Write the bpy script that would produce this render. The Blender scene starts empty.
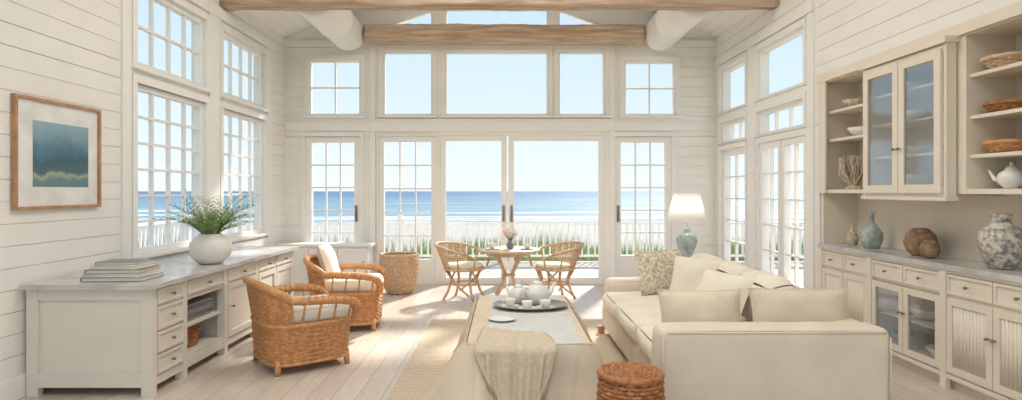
import bpy, math, random
from mathutils import Vector, Matrix, noise
random.seed(7)
scene=bpy.context.scene
V=Vector
def c(r,g,b):
    def l(x):
        x/=255.0
        return x/12.92 if x<=.04045 else ((x+.055)/1.055)**2.4
    return (l(r),l(g),l(b),1.0)
# ---------------------------------------------------------------- materials
def newmat(name):
    m=bpy.data.materials.new(name); m.use_nodes=True
    nt=m.node_tree; b=nt.nodes['Principled BSDF']
    return m,nt,b
def mat(name,col,rough=.6,var=.06,scale=6,bump=0.0,bscale=60,metal=0,stretch=None,spec=.4,col2=None,trans=0):
    m,nt,b=newmat(name)
    b.inputs['Roughness'].default_value=rough; b.inputs['Metallic'].default_value=metal
    b.inputs['Specular IOR Level'].default_value=spec
    tc=nt.nodes.new('ShaderNodeTexCoord'); mp=nt.nodes.new('ShaderNodeMapping')
    nt.links.new(tc.outputs['Object'],mp.inputs['Vector'])
    if stretch: mp.inputs['Scale'].default_value=stretch
    n=nt.nodes.new('ShaderNodeTexNoise'); n.inputs['Scale'].default_value=scale; n.inputs['Detail'].default_value=4
    nt.links.new(mp.outputs[0],n.inputs['Vector'])
    mx=nt.nodes.new('ShaderNodeMix'); mx.data_type='RGBA'
    a=col2 if col2 else tuple(x*(1-var*1.5) for x in col[:3])+(1,)
    bb=col if col2 else tuple(min(1,x*(1+var)) for x in col[:3])+(1,)
    mx.inputs[6].default_value=a; mx.inputs[7].default_value=bb
    r=nt.nodes.new('ShaderNodeMapRange'); r.inputs[1].default_value=.35; r.inputs[2].default_value=.65
    nt.links.new(n.outputs['Fac'],r.inputs[0]); nt.links.new(r.outputs[0],mx.inputs[0])
    nt.links.new(mx.outputs[2],b.inputs['Base Color'])
    if bump>0:
        n2=nt.nodes.new('ShaderNodeTexNoise'); n2.inputs['Scale'].default_value=bscale; n2.inputs['Detail'].default_value=3
        nt.links.new(mp.outputs[0],n2.inputs['Vector'])
        bp=nt.nodes.new('ShaderNodeBump'); bp.inputs['Strength'].default_value=bump; bp.inputs['Distance'].default_value=.01
        nt.links.new(n2.outputs['Fac'],bp.inputs['Height']); nt.links.new(bp.outputs[0],b.inputs['Normal'])
    if trans>0:
        tr=nt.nodes.new('ShaderNodeBsdfTranslucent'); nt.links.new(mx.outputs[2],tr.inputs[0])
        ms=nt.nodes.new('ShaderNodeMixShader'); ms.inputs[0].default_value=trans
        nt.links.new(b.outputs[0],ms.inputs[1]); nt.links.new(tr.outputs[0],ms.inputs[2]); nt.links.new(ms.outputs[0],nt.nodes['Material Output'].inputs[0])
    return m
WHITE=mat('white_paint',c(245,242,237),.55,.012,2)
SHIP=mat('shiplap_paint',c(244,240,234),.6,.015,3,.05,30)
CEIL=mat('ceiling_paint',c(247,244,240),.7,.012,2)
CREAM=mat('cream_cabinet_paint',c(236,225,208),.5,.02,3)
GREIGE=mat('sideboard_paint',c(229,222,210),.5,.02,3)
MARBLE=mat('marble_top',c(216,213,209),.2,.1,4,col2=c(184,181,178))
LINEN=mat('sofa_linen',c(230,216,197),.9,.03,5,.25,120)
LINEN2=mat('cushion_linen',c(239,229,213),.9,.03,5,.25,120)
BEIGE=mat('beige_linen',c(228,212,190),.9,.05,6,.3,110)
GAUZE=mat('gauze_throw',c(222,206,182),.95,.06,40,.8,170)
CLOTH=mat('tablecloth',c(222,205,182),.9,.04,5,.3,90)
CLOTHT=mat('tablecloth_top',c(212,213,209),.8,.05,9,.2,70)
RATTAN=mat('rattan',c(214,156,104),.5,.16,30,.25,90)
RATTAN_L=mat('light_rattan',c(218,182,144),.5,.15,30,.3,90)
RATTAN_D=mat('dark_rattan',c(180,120,76),.5,.25,30,.3,90)
BASKETM=mat('basket_wicker',c(222,188,154),.6,.15,30,.3,90)
WOOD=mat('beam_wood',c(212,190,168),.85,.2,7,.7,30,stretch=(.25,3,3),col2=c(176,148,126),spec=.15)
OAK=mat('oak_frame',c(190,144,108),.5,.15,12,.1,40,stretch=(4,1,1))
TABWOOD=mat('table_wood',c(218,194,164),.45,.12,12,.1,40)
CERAM=mat('white_ceramic',c(240,237,230),.25,.03,6)
CERAMG=mat('celadon_ceramic',c(188,194,188),.25,.15,14,col2=c(144,156,154))
CERAMB=mat('blue_ceramic',c(176,190,200),.25,.15,10,col2=c(112,134,152))
PATT=mat('patterned_ceramic',c(228,220,206),.3,.1,34,col2=c(132,126,118))
PILPAT=mat('patterned_pillow_fabric',c(240,230,212),.9,.1,38,.3,100,col2=c(190,168,138))
BROWN=mat('brown_driftwood',c(156,126,100),.8,.25,24,.5,60)
CORAL=mat('coral_beige',c(208,192,168),.8,.2,24,.6,60)
LEAF=mat('leaf_green',c(118,148,86),.6,.3,9,trans=.3)
LEAF2=mat('leaf_pale_green',c(166,190,128),.6,.25,9,trans=.3)
GRASS=mat('dune_grass_green',c(146,158,98),.8,.2,1.5,trans=.4)
METAL=mat('brass_handle',c(150,140,124),.35,.1,8,metal=.8)
SILVER=mat('silver_tray_metal',c(176,170,158),.35,.1,8,metal=.6)
PINK=mat('pink_petals',c(226,170,170),.7,.15,20)
PAPER=mat('book_pages',c(236,230,218),.9,.05,60,stretch=(1,1,12))
BOOK1=mat('book_cover_grey',c(150,150,152),.6)
BOOK2=mat('book_cover_white',c(236,234,230),.6)
BOOK3=mat('book_cover_taupe',c(146,136,124),.6)
SHADE=mat('lamp_shade_fabric',c(248,246,242),.9,.01,8,.1,100,trans=.5)
DECK=mat('deck_boards',c(178,170,160),.8,.08,3)
RAILM=mat('railing_paint',c(248,247,245),.5,.02,3)
def glassmat(name,f=.06,tint=(1,1,1,1),rg=.03):
    m,nt,b=newmat(name); nt.nodes.remove(b)
    t=nt.nodes.new('ShaderNodeBsdfTransparent'); t.inputs[0].default_value=tint
    g=nt.nodes.new('ShaderNodeBsdfGlossy'); g.inputs['Roughness'].default_value=rg
    n=nt.nodes.new('ShaderNodeTexNoise'); n.inputs['Scale'].default_value=1
    r=nt.nodes.new('ShaderNodeMapRange'); r.inputs[3].default_value=f*.8; r.inputs[4].default_value=f*1.2
    nt.links.new(n.outputs['Fac'],r.inputs[0])
    x=nt.nodes.new('ShaderNodeMixShader')
    nt.links.new(r.outputs[0],x.inputs[0]); nt.links.new(t.outputs[0],x.inputs[1]); nt.links.new(g.outputs[0],x.inputs[2])
    nt.links.new(x.outputs[0],nt.nodes['Material Output'].inputs[0]); return m
GLASS=glassmat('window_glass',.008,rg=.3)
CGLASS=glassmat('cabinet_glass',.2,(.94,.97,.98,1),rg=.08)
def floormat():
    m,nt,b=newmat('whitewashed_oak_floor')
    tc=nt.nodes.new('ShaderNodeTexCoord'); mp=nt.nodes.new('ShaderNodeMapping'); mp.inputs['Rotation'].default_value=(0,0,math.pi/2)
    nt.links.new(tc.outputs['Object'],mp.inputs[0])
    br=nt.nodes.new('ShaderNodeTexBrick'); br.offset=.37
    br.inputs['Color1'].default_value=c(224,213,201); br.inputs['Color2'].default_value=c(209,196,183); br.inputs['Mortar'].default_value=c(176,161,147)
    br.inputs['Scale'].default_value=1; br.inputs['Mortar Size'].default_value=.003; br.inputs['Brick Width'].default_value=1.9; br.inputs['Row Height'].default_value=.17
    nt.links.new(mp.outputs[0],br.inputs['Vector'])
    mp2=nt.nodes.new('ShaderNodeMapping'); mp2.inputs['Scale'].default_value=(14,1.2,1); nt.links.new(tc.outputs['Object'],mp2.inputs[0])
    n=nt.nodes.new('ShaderNodeTexNoise'); n.inputs['Scale'].default_value=3; n.inputs['Detail'].default_value=6; nt.links.new(mp2.outputs[0],n.inputs['Vector'])
    mx=nt.nodes.new('ShaderNodeMix'); mx.data_type='RGBA'; mx.blend_type='MULTIPLY'; mx.inputs[0].default_value=.6
    r=nt.nodes.new('ShaderNodeValToRGB'); r.color_ramp.elements[0].position=.3; r.color_ramp.elements[0].color=(.76,.73,.70,1); r.color_ramp.elements[1].position=.65; r.color_ramp.elements[1].color=(1,1,1,1)
    nt.links.new(n.outputs['Fac'],r.inputs[0]); nt.links.new(br.outputs['Color'],mx.inputs[6]); nt.links.new(r.outputs[0],mx.inputs[7])
    nt.links.new(mx.outputs[2],b.inputs['Base Color']); b.inputs['Roughness'].default_value=.34
    return m
FLOOR=floormat()
def rugmat():
    m,nt,b=newmat('jute_rug_weave')
    tc=nt.nodes.new('ShaderNodeTexCoord')
    ck=nt.nodes.new('ShaderNodeTexWave'); ck.bands_direction='Y'; ck.inputs['Scale'].default_value=8; ck.inputs['Distortion'].default_value=1.5; ck.inputs['Detail Scale'].default_value=8
    n=nt.nodes.new('ShaderNodeTexNoise'); n.inputs['Scale'].default_value=50
    nt.links.new(tc.outputs['Object'],ck.inputs[0]); nt.links.new(tc.outputs['Object'],n.inputs[0])
    ml=nt.nodes.new('ShaderNodeMath'); ml.operation='ADD'; nt.links.new(ck.outputs['Fac'],ml.inputs[0]); nt.links.new(n.outputs['Fac'],ml.inputs[1])
    r=nt.nodes.new('ShaderNodeValToRGB'); r.color_ramp.elements[0].position=.35; r.color_ramp.elements[0].color=c(174,154,130); r.color_ramp.elements[1].position=1; r.color_ramp.elements[1].color=c(216,200,178)
    nt.links.new(ml.outputs[0],r.inputs[0]); nt.links.new(r.outputs[0],b.inputs['Base Color']); b.inputs['Roughness'].default_value=.95
    bp=nt.nodes.new('ShaderNodeBump'); bp.inputs['Strength'].default_value=.6; bp.inputs['Distance'].default_value=.01
    nt.links.new(ml.outputs[0],bp.inputs['Height']); nt.links.new(bp.outputs[0],b.inputs['Normal']); return m
RUG=rugmat()
def seamat():
    m,nt,b=newmat('sea_water')
    g=nt.nodes.new('ShaderNodeNewGeometry'); mp=nt.nodes.new('ShaderNodeMapping'); mp.inputs['Scale'].default_value=(.016,.085,1)
    nt.links.new(g.outputs['Position'],mp.inputs[0])
    n=nt.nodes.new('ShaderNodeTexNoise'); n.inputs['Scale'].default_value=1; n.inputs['Detail'].default_value=5; nt.links.new(mp.outputs[0],n.inputs['Vector'])
    s=nt.nodes.new('ShaderNodeSeparateXYZ'); nt.links.new(g.outputs['Position'],s.inputs[0])
    mr=nt.nodes.new('ShaderNodeMapRange'); mr.inputs[1].default_value=80; mr.inputs[2].default_value=190; mr.inputs[3].default_value=.08; mr.inputs[4].default_value=-.10
    nt.links.new(s.outputs['Y'],mr.inputs[0])
    ad=nt.nodes.new('ShaderNodeMath'); ad.operation='ADD'; nt.links.new(n.outputs['Fac'],ad.inputs[0]); nt.links.new(mr.outputs[0],ad.inputs[1])
    th=nt.nodes.new('ShaderNodeMapRange'); th.inputs[1].default_value=.53; th.inputs[2].default_value=.60; nt.links.new(ad.outputs[0],th.inputs[0])
    d=nt.nodes.new('ShaderNodeMapRange'); d.inputs[1].default_value=90; d.inputs[2].default_value=600; nt.links.new(s.outputs['Y'],d.inputs[0])
    cr=nt.nodes.new('ShaderNodeMix'); cr.data_type='RGBA'; cr.inputs[6].default_value=c(122,150,164); cr.inputs[7].default_value=c(84,118,146)
    nt.links.new(d.outputs[0],cr.inputs[0])
    mp3=nt.nodes.new('ShaderNodeMapping'); mp3.inputs['Scale'].default_value=(.004,.03,1); nt.links.new(g.outputs['Position'],mp3.inputs[0])
    n3=nt.nodes.new('ShaderNodeTexNoise'); n3.inputs['Detail'].default_value=5; n3.inputs['Scale'].default_value=1; nt.links.new(mp3.outputs[0],n3.inputs['Vector'])
    mv=nt.nodes.new('ShaderNodeMix'); mv.data_type='RGBA'; mv.blend_type='MULTIPLY'; mv.inputs[0].default_value=.5
    rr=nt.nodes.new('ShaderNodeValToRGB'); rr.color_ramp.elements[0].position=.35; rr.color_ramp.elements[0].color=(.65,.7,.74,1); rr.color_ramp.elements[1].position=.65
    nt.links.new(n3.outputs['Fac'],rr.inputs[0]); nt.links.new(cr.outputs[2],mv.inputs[6]); nt.links.new(rr.outputs[0],mv.inputs[7])
    mx=nt.nodes.new('ShaderNodeMix'); mx.data_type='RGBA'; mx.inputs[7].default_value=c(205,208,208)
    nt.links.new(th.outputs[0],mx.inputs[0]); nt.links.new(mv.outputs[2],mx.inputs[6]); nt.links.new(mx.outputs[2],b.inputs['Base Color'])
    b.inputs['Roughness'].default_value=.6; b.inputs['Specular IOR Level'].default_value=.1
    return m
SEA=seamat()
def sandmat():
    m,nt,b=newmat('beach_sand')
    g=nt.nodes.new('ShaderNodeNewGeometry'); n=nt.nodes.new('ShaderNodeTexNoise'); n.inputs['Scale'].default_value=.35; n.inputs['Detail'].default_value=6
    nt.links.new(g.outputs['Position'],n.inputs['Vector'])
    s=nt.nodes.new('ShaderNodeSeparateXYZ'); nt.links.new(g.outputs['Position'],s.inputs[0])
    mr=nt.nodes.new('ShaderNodeMapRange'); mr.inputs[1].default_value=22; mr.inputs[2].default_value=36; mr.inputs[3].default_value=.25; mr.inputs[4].default_value=-.3
    nt.links.new(s.outputs['Y'],mr.inputs[0])
    ad=nt.nodes.new('ShaderNodeMath'); ad.operation='ADD'; nt.links.new(n.outputs['Fac'],ad.inputs[0]); nt.links.new(mr.outputs[0],ad.inputs[1])
    th=nt.nodes.new('ShaderNodeMapRange'); th.inputs[1].default_value=.48; th.inputs[2].default_value=.62; nt.links.new(ad.outputs[0],th.inputs[0])
    mx=nt.nodes.new('ShaderNodeMix'); mx.data_type='RGBA'; mx.inputs[6].default_value=c(174,165,154); mx.inputs[7].default_value=c(124,134,86)
    nt.links.new(th.outputs[0],mx.inputs[0]); nt.links.new(mx.outputs[2],b.inputs['Base Color']); b.inputs['Roughness'].default_value=.9
    return m
SAND=sandmat()
def artmat():
    m,nt,b=newmat('seascape_painting')
    tc=nt.nodes.new('ShaderNodeTexCoord'); s=nt.nodes.new('ShaderNodeSeparateXYZ'); nt.links.new(tc.outputs['Object'],s.inputs[0])
    n=nt.nodes.new('ShaderNodeTexNoise'); n.inputs['Scale'].default_value=5; n.inputs['Detail'].default_value=6; nt.links.new(tc.outputs['Object'],n.inputs['Vector'])
    ma=nt.nodes.new('ShaderNodeMath'); ma.operation='MULTIPLY_ADD'; ma.inputs[1].default_value=.22; nt.links.new(n.outputs['Fac'],ma.inputs[0]); nt.links.new(s.outputs['Z'],ma.inputs[2])
    mr=nt.nodes.new('ShaderNodeMapRange'); mr.inputs[1].default_value=1.52; mr.inputs[2].default_value=2.02; nt.links.new(ma.outputs[0],mr.inputs[0])
    r=nt.nodes.new('ShaderNodeValToRGB'); e=r.color_ramp.elements
    e[0].position=0; e[0].color=c(92,132,142); e[1].position=1; e[1].color=c(150,178,190)
    for p,col in((.2,c(110,140,142)),(.27,c(172,176,158)),(.33,c(84,112,118)),(.5,c(70,104,120)),(.7,c(96,136,154)),(.82,c(130,162,176))):
        q=e.new(p); q.color=col
    nt.links.new(mr.outputs[0],r.inputs[0]); nt.links.new(r.outputs[0],b.inputs['Base Color']); b.inputs['Roughness'].default_value=.7
    return m
ART=artmat()
# ---------------------------------------------------------------- mesh builder
class MB:
    def __init__(s,name): s.name=name; s.v=[]; s.f=[]; s.mi=[]; s.sm=[]; s.mats=[]; s.M=Matrix.Identity(4)
    def add(s,vs,fs,m,smooth=False,T=None):
        M=s.M if T is None else s.M@T
        o=len(s.v); s.v+= [M@V(p) for p in vs]
        if m not in s.mats: s.mats.append(m)
        k=s.mats.index(m); flip=M.determinant()<0
        for f in fs:
            f=[i+o for i in f]
            if flip: f.reverse()
            s.f.append(f); s.mi.append(k); s.sm.append(smooth)
    def box(s,x0,x1,y0,y1,z0,z1,m,T=None):
        if x0>x1:x0,x1=x1,x0
        if y0>y1:y0,y1=y1,y0
        if z0>z1:z0,z1=z1,z0
        s.add([(x0,y0,z0),(x1,y0,z0),(x1,y1,z0),(x0,y1,z0),(x0,y0,z1),(x1,y0,z1),(x1,y1,z1),(x0,y1,z1)],
              [(0,3,2,1),(4,5,6,7),(0,1,5,4),(1,2,6,5),(2,3,7,6),(3,0,4,7)],m,False,T)
    def prism(s,poly,y0,y1,m):
        n=len(poly); vs=[(p[0],y0,p[1]) for p in poly]+[(p[0],y1,p[1]) for p in poly]
        s.add(vs,[list(range(n)),list(range(2*n-1,n-1,-1))]+[(i,i+n,(i+1)%n+n,(i+1)%n) for i in range(n)],m)
    def lathe(s,prof,m,T=None,n=28,cap=True):
        vs=[];fs=[]
        for r,z in prof:
            for i in range(n):
                a=2*math.pi*i/n; vs.append((r*math.cos(a),r*math.sin(a),z))
        for j in range(len(prof)-1):
            for i in range(n):
                k=(i+1)%n; fs.append((j*n+i,j*n+k,(j+1)*n+k,(j+1)*n+i))
        s.add(vs,fs,m,True,T)
        if cap:
            s.add([vs[i] for i in range(n)],[list(range(n-1,-1,-1))],m,False,T)
            s.add([vs[(len(prof)-1)*n+i] for i in range(n)],[list(range(n))],m,False,T)
    def tube(s,pts,r,m,n=6,closed=False,T=None,cap=True):
        pts=[V(p) for p in pts]; N=len(pts); vs=[];fs=[]; nm=None
        for i,p in enumerate(pts):
            if closed: t=pts[(i+1)%N]-pts[i-1]
            else: t=pts[min(i+1,N-1)]-pts[max(i-1,0)]
            if t.length<1e-9: t=V((0,0,1))
            t.normalize()
            if nm is None:
                nm=t.cross(V((0,0,1)))
                if nm.length<.05: nm=t.cross(V((1,0,0)))
            nm=nm-t*nm.dot(t)
            if nm.length<1e-6: nm=t.cross(V((.3,.5,.8)))
            nm.normalize(); bn=t.cross(nm)
            rr=r[i] if isinstance(r,(list,tuple)) else r
            for k in range(n):
                a=2*math.pi*k/n; vs.append(p+(nm*math.cos(a)+bn*math.sin(a))*rr)
        for i in range(N if closed else N-1):
            j=(i+1)%N
            for k in range(n):
                l=(k+1)%n; fs.append((i*n+k,i*n+l,j*n+l,j*n+k))
        if not closed and cap:
            fs.append(list(range(n-1,-1,-1))); fs.append([(N-1)*n+k for k in range(n)])
        s.add(vs,fs,m,True,T)
    def grid(s,fn,nu,nv,m,smooth=True,T=None,closed=False):
        vs=[fn(i/nu,j/nv) for j in range(nv+1) for i in range(nu+1)]
        fs=[(j*(nu+1)+i,j*(nu+1)+i+1,(j+1)*(nu+1)+i+1,(j+1)*(nu+1)+i) for j in range(nv) for i in range(nu)]
        s.add(vs,fs,m,smooth,T)
    def rbox(s,x0,x1,y0,y1,z0,z1,r,m,puff=0,wr=0,T=None,N=14):
        cx,cy,cz=(x0+x1)/2,(y0+y1)/2,(z0+z1)/2; h=V(((x1-x0)/2,(y1-y0)/2,(z1-z0)/2))
        r=min(r,h.x*.99,h.y*.99,h.z*.99)
        for ax in range(3):
            for sg in(-1,1):
                a,b=(ax+1)%3,(ax+2)%3
                def coord(t,H):
                    e=r/H; k=t*N
                    if k<=3: return -1+ e*(k/3)
                    if k>=N-3: return 1-e*((N-k)/3)
                    return -1+e+(2-2*e)*(k-3)/(N-6)
                def fn(u,v):
                    p=V((0,0,0)); p[ax]=sg*h[ax]; p[a]=coord(u,h[a])*h[a]; p[b]=coord(v,h[b])*h[b]
                    q=V([max(-(h[i]-r),min(h[i]-r,p[i])) for i in range(3)])
                    d=p-q
                    if d.length>0: d.normalize()
                    p=q+d*r
                    if puff:
                        U,W=p[a]/h[a],p[b]/h[b]
                        p[ax]+=sg*puff*max(0,(1-U*U))*max(0,(1-W*W))
                    if wr:
                        w=V((p.x+cx,p.y+cy,p.z+cz)); p=p+d*wr*noise.noise(w*5)
                    return (p.x+cx,p.y+cy,p.z+cz)
                vs=[fn(i/N,j/N) for j in range(N+1) for i in range(N+1)]
                fs=[]
                for j in range(N):
                    for i in range(N):
                        q=(j*(N+1)+i,j*(N+1)+i+1,(j+1)*(N+1)+i+1,(j+1)*(N+1)+i)
                        fs.append(q if sg>0 else q[::-1])
                s.add(vs,fs,m,True,T)
    def pillow(s,T,sx,sy,sz,m,N=16,seed=0):
        for sg in(1,-1):
            def fn(a,b):
                u=2*a-1;v=2*b-1
                t=max(0,(1-abs(u)**2.6)*(1-abs(v)**2.6))**.5
                w=noise.noise(V((u*1.7+seed,v*1.7,sg*3)))*.18
                return (sx*u*(1-.07*(1-v*v)),sy*v*(1-.07*(1-u*u)),sg*sz*t*(1+w))
            vs=[fn(i/N,j/N) for j in range(N+1) for i in range(N+1)]
            fs=[]
            for j in range(N):
                for i in range(N):
                    q=(j*(N+1)+i,j*(N+1)+i+1,(j+1)*(N+1)+i+1,(j+1)*(N+1)+i)
                    fs.append(q if sg>0 else q[::-1])
            s.add(vs,fs,m,True,T)
    def weave(s,S,nu,nv,r,m,closed=True,amp=.006,T=None,sr=None,n=5):
        for j in range(nv):
            pts=[]; K=2*nu
            for k in range(K if closed else K+1):
                p,nn=S(k/K,(j+.5)/nv)
                off=0 if k%2 else amp*(1 if (k//2+j)%2 else -1)
                pts.append(V(p)+V(nn)*off)
            s.tube(pts,r,m,n,closed,T)
        for i in range(nu if closed else nu+1):
            pts=[V(S(i/nu,q/6)[0]) for q in range(7)]
            s.tube(pts,sr or r*.8,m,4,False,T)
    def done(s,bevel=0,name=None):
        me=bpy.data.meshes.new(name or s.name); me.from_pydata([tuple(p) for p in s.v],[],s.f)
        for m in s.mats: me.materials.append(m)
        me.polygons.foreach_set('material_index',s.mi); me.polygons.foreach_set('use_smooth',s.sm); me.update()
        o=bpy.data.objects.new(s.name,me); scene.collection.objects.link(o)
        if bevel:
            b=o.modifiers.new('bevel','BEVEL'); b.width=bevel; b.segments=2; b.limit_method='ANGLE'; b.angle_limit=math.radians(50)
        return o
def TR(x,y,z,rz=0,rx=0,ry=0):
    return Matrix.Translation((x,y,z))@Matrix.Rotation(rz,4,'Z')@Matrix.Rotation(rx,4,'X')@Matrix.Rotation(ry,4,'Y')
def PL(o,u,n):
    return Matrix(((u[0],n[0],0,o[0]),(u[1],n[1],0,o[1]),(0,0,1,o[2]),(0,0,0,1)))
XL,XR,YB,YF=-3.33,3.2,9.1,-1.6
EAVE=3.74; RX=-.065; HW=3.265; SL=.4
def roof(x): return EAVE+SL*(HW-abs(x-RX))
BACK=PL((0,YB,0),(1,0),(0,-1)); LEFT=PL((XL,0,0),(0,1),(1,0)); RIGHT=PL((XR,0,0),(0,1),(-1,0))
# ---------------------------------------------------------------- walls
def planked(mb,u0,u1,z0,z1,holes,m,ph=.15,gap=.0045):
    z=z0
    while z<z1-1e-6:
        zt=min(z+ph,z1)
        cuts=sorted(set([z,zt]+[q for h in holes for q in(h[2],h[3]) if z<q<zt]))
        for a,b in zip(cuts[:-1],cuts[1:]):
            iv=[(u0,u1)]
            for h in holes:
                if h[2]<b-1e-6 and h[3]>a+1e-6:
                    n=[]
                    for p,q in iv:
                        if h[1]<=p or h[0]>=q: n.append((p,q)); continue
                        if h[0]>p: n.append((p,h[0]))
                        if h[1]<q: n.append((h[1],q))
                    iv=n
            for p,q in iv:
                mb.box(p,q,-.15,-.010,a,b,m)
                mb.box(p,q,-.010,0,a,b-(gap if b==zt else 0),m)
        z=zt
def flatwall(mb,u0,u1,z0,z1,holes,m):
    us=sorted(set([u0,u1]+[q for h in holes for q in h[:2]])); zs=sorted(set([z0,z1]+[q for h in holes for q in h[2:]]))
    for a,b in zip(us[:-1],us[1:]):
        for p,q in zip(zs[:-1],zs[1:]):
            cu,cz=(a+b)/2,(p+q)/2
            if any(h[0]<cu<h[1] and h[2]<cz<h[3] for h in holes): continue
            mb.box(a,b,-.15,0,p,q,m)
def window(name,PM,u0,u1,z0,z1,cols,rows,fw=.05,cas=.09,sill=True,kick=0,handle=None,mw=.022,topc=True):
    mb=MB(name); mb.M=PM; W=WHITE; e=.0015
    u0+=e;u1-=e;z1-=e;z0+=e
    if cas:
        mb.box(u0-cas,u0,.0005,.025,z0,z1,W); mb.box(u1,u1+cas,.0005,.025,z0,z1,W)
        mb.box(u0-cas,u1+cas,.0005,.028,z1,z1+cas,W)
        if sill: mb.box(u0-cas-.02,u1+cas+.02,.0005,.05,z0-.035,z0,W)
    mb.box(u0,u0+fw,-.1,-.02,z0,z1,W); mb.box(u1-fw,u1,-.1,-.02,z0,z1,W)
    mb.box(u0+fw,u1-fw,-.1,-.02,z1-fw,z1,W); mb.box(u0+fw,u1-fw,-.1,-.02,z0,z0+fw+kick,W)
    a,b,p,q=u0+fw,u1-fw,z0+fw+kick,z1-fw
    for i in range(1,cols): 
        x=a+(b-a)*i/cols; mb.box(x-mw/2,x+mw/2,-.075,-.035,p,q,W)
    for i in range(1,rows):
        z=p+(q-p)*i/rows; mb.box(a,b,-.074,-.036,z-mw/2,z+mw/2,W)
    mb.box(a,b,-.058,-.054,p,q,GLASS)
    if handle is not None:
        mb.box(handle-.018,handle+.018,-.02,-.008,.95,1.2,METAL); mb.tube([(handle,-.02,1.08),(handle,.035,1.08),(handle,.035,.98)],.01,METAL)
    return mb.done()
T=[(-2.985,-2.18,2.56,3.42),(-1.86,-1.09,2.56,3.55),(-.92,.67,2.56,3.55),(.80,1.53,2.56,3.55),(1.80,2.60,2.56,3.40)]
D=[(-3.03,-2.2,0,2.25),(-1.92,-1.04,0,2.25),(-.985,1.515,0,2.27),(1.67,2.53,0,2.25)]
mb=MB('wall_back'); mb.M=BACK
flatwall(mb,-2.0,1.62,0,EAVE,[T[1],T[2],T[3],D[1],D[2]],WHITE)
planked(mb,XL-.15,-2.0,0,EAVE,[T[0],D[0]],SHIP); planked(mb,1.62,XR+.15,0,EAVE,[T[4],D[3]],SHIP)
mb.M=Matrix.Identity(4)
P=[[(XL,EAVE),(-1.82,EAVE),(-1.82,roof(-1.82))],[(-1.82,3.74),(1.53,3.74),(1.53,3.87),(-1.82,3.87)],
 [(-1.82,3.93),(-1.09,4.2),(-1.09,roof(-1.09)),(-1.82,roof(-1.82))],[(-1.09,3.87),(-.92,3.87),(-.92,roof(-.92)),(-1.09,roof(-1.09))],
 [(-.92,4.2),(RX,4.2),(RX,roof(RX)),(-.92,roof(-.92))],[(RX,4.2),(.67,4.2),(.67,roof(.67)),(RX,roof(RX))],
 [(.67,3.87),(.8,3.87),(.8,roof(.8)),(.67,roof(.67))],[(.8,4.2),(1.53,3.93),(1.53,roof(1.53)),(.8,roof(.8))],[(1.53,3.74),(XR,3.74),(1.53,roof(1.53))]]
for p in P: mb.prism(p,YB,YB+.15,WHITE)
mb.done()
n=1
for (t,cr) in zip(T,[(2,2),(1,1),(1,1),(1,1),(2,2)]):
    window('window_%d'%n,BACK,t[0],t[1],t[2],t[3],cr[0],cr[1],fw=.035,cas=.06 if n in(1,5) else .05,sill=True); n+=1
mb=MB('window_6')
def polyframe(mb,poly,w=.035):
    cx=sum(p[0] for p in poly)/len(poly); cz=sum(p[1] for p in poly)/len(poly)
    for i in range(len(poly)):
        a=V(poly[i]);b=V(poly[(i+1)%len(poly)]); d=(b-a)
        if d.length<.02: continue
        d.normalize(); nn=V((-d.y,d.x))
        if nn.dot(V((cx,cz))-a)<0: nn=-nn
        mb.prism([tuple(a),tuple(b),tuple(b+nn*w),tuple(a+nn*w)],YB+.02,YB+.09,WHITE)
    mb.prism(poly,YB+.054,YB+.058,GLASS)
polyframe(mb,[(-1.82,3.87),(-1.09,3.87),(-1.09,4.2),(-1.82,3.93)]); mb.done()
mb=MB('window_7'); polyframe(mb,[(-.92,3.87),(.67,3.87),(.67,4.2),(-.92,4.2)]); mb.done()
mb=MB('window_8'); polyframe(mb,[(.8,3.87),(1.53,3.87),(1.53,3.93),(.8,4.2)]); mb.done()
window('door_1',BACK,*D[0],3,5,fw=.09,cas=.06,sill=False,kick=.35,handle=-2.26)
window('door_2',BACK,*D[1],3,5,fw=.08,cas=.02,sill=False,kick=.3)
window('door_3',BACK,-.985,.03,0,2.27,1,1,fw=.085,cas=0,sill=False,kick=.02,handle=-.02)
window('door_4',BACK,.05,1.515,0,2.27,1,1,fw=.085,cas=0,sill=False,kick=.02,handle=.1)
window('door_5',BACK,*D[3],3,5,fw=.09,cas=.06,sill=False,kick=.35,handle=1.72)
mb=MB('trim_1'); mb.M=BACK; mb.box(-2.0,1.62,0,.04,2.32,2.48,WHITE); mb.box(-2.02,1.64,0,.06,2.48,2.51,WHITE)
mb.box(XL,-2.0,0,.02,2.33,2.46,WHITE); mb.box(1.62,XR,0,.02,2.33,2.46,WHITE)
for x in(-2.0,1.62): mb.box(x-.04,x+.04,0.0,.032,0,EAVE,WHITE)
mb.box(XL,XR,0,.03,3.6,3.7,WHITE)
mb.done(.004)
LW=[(5.4,6.66,.84,2.4),(7.05,8.3,.84,2.4),(5.4,6.66,2.55,3.32),(7.05,8.3,2.55,3.32)]
mb=MB('wall_left'); mb.M=LEFT; planked(mb,YF,YB,0,EAVE,LW,SHIP); mb.done()
for i,w in enumerate(LW): window('window_%d'%(9+i),LEFT,*w,4,6 if i<2 else 2,fw=.05,cas=.07,mw=.022)
mb=MB('trim_2'); mb.M=LEFT
for a,b in((5.2,5.325),(6.735,6.975),(8.375,8.52)): mb.box(a,b,0,.02,.72,3.42,WHITE)
mb.box(5.2,8.52,0,.035,3.42,3.54,WHITE); mb.box(5.2,8.52,0,.03,.64,.78,WHITE); mb.done(.003)
RW=[(7.95,8.9,2.55,3.2),(6.4,7.6,2.55,3.2),(7.95,8.9,2.1,2.42),(6.4,7.6,2.1,2.42),(7.95,8.9,0,2.02),(6.4,7.6,0,2.02)]
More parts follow.
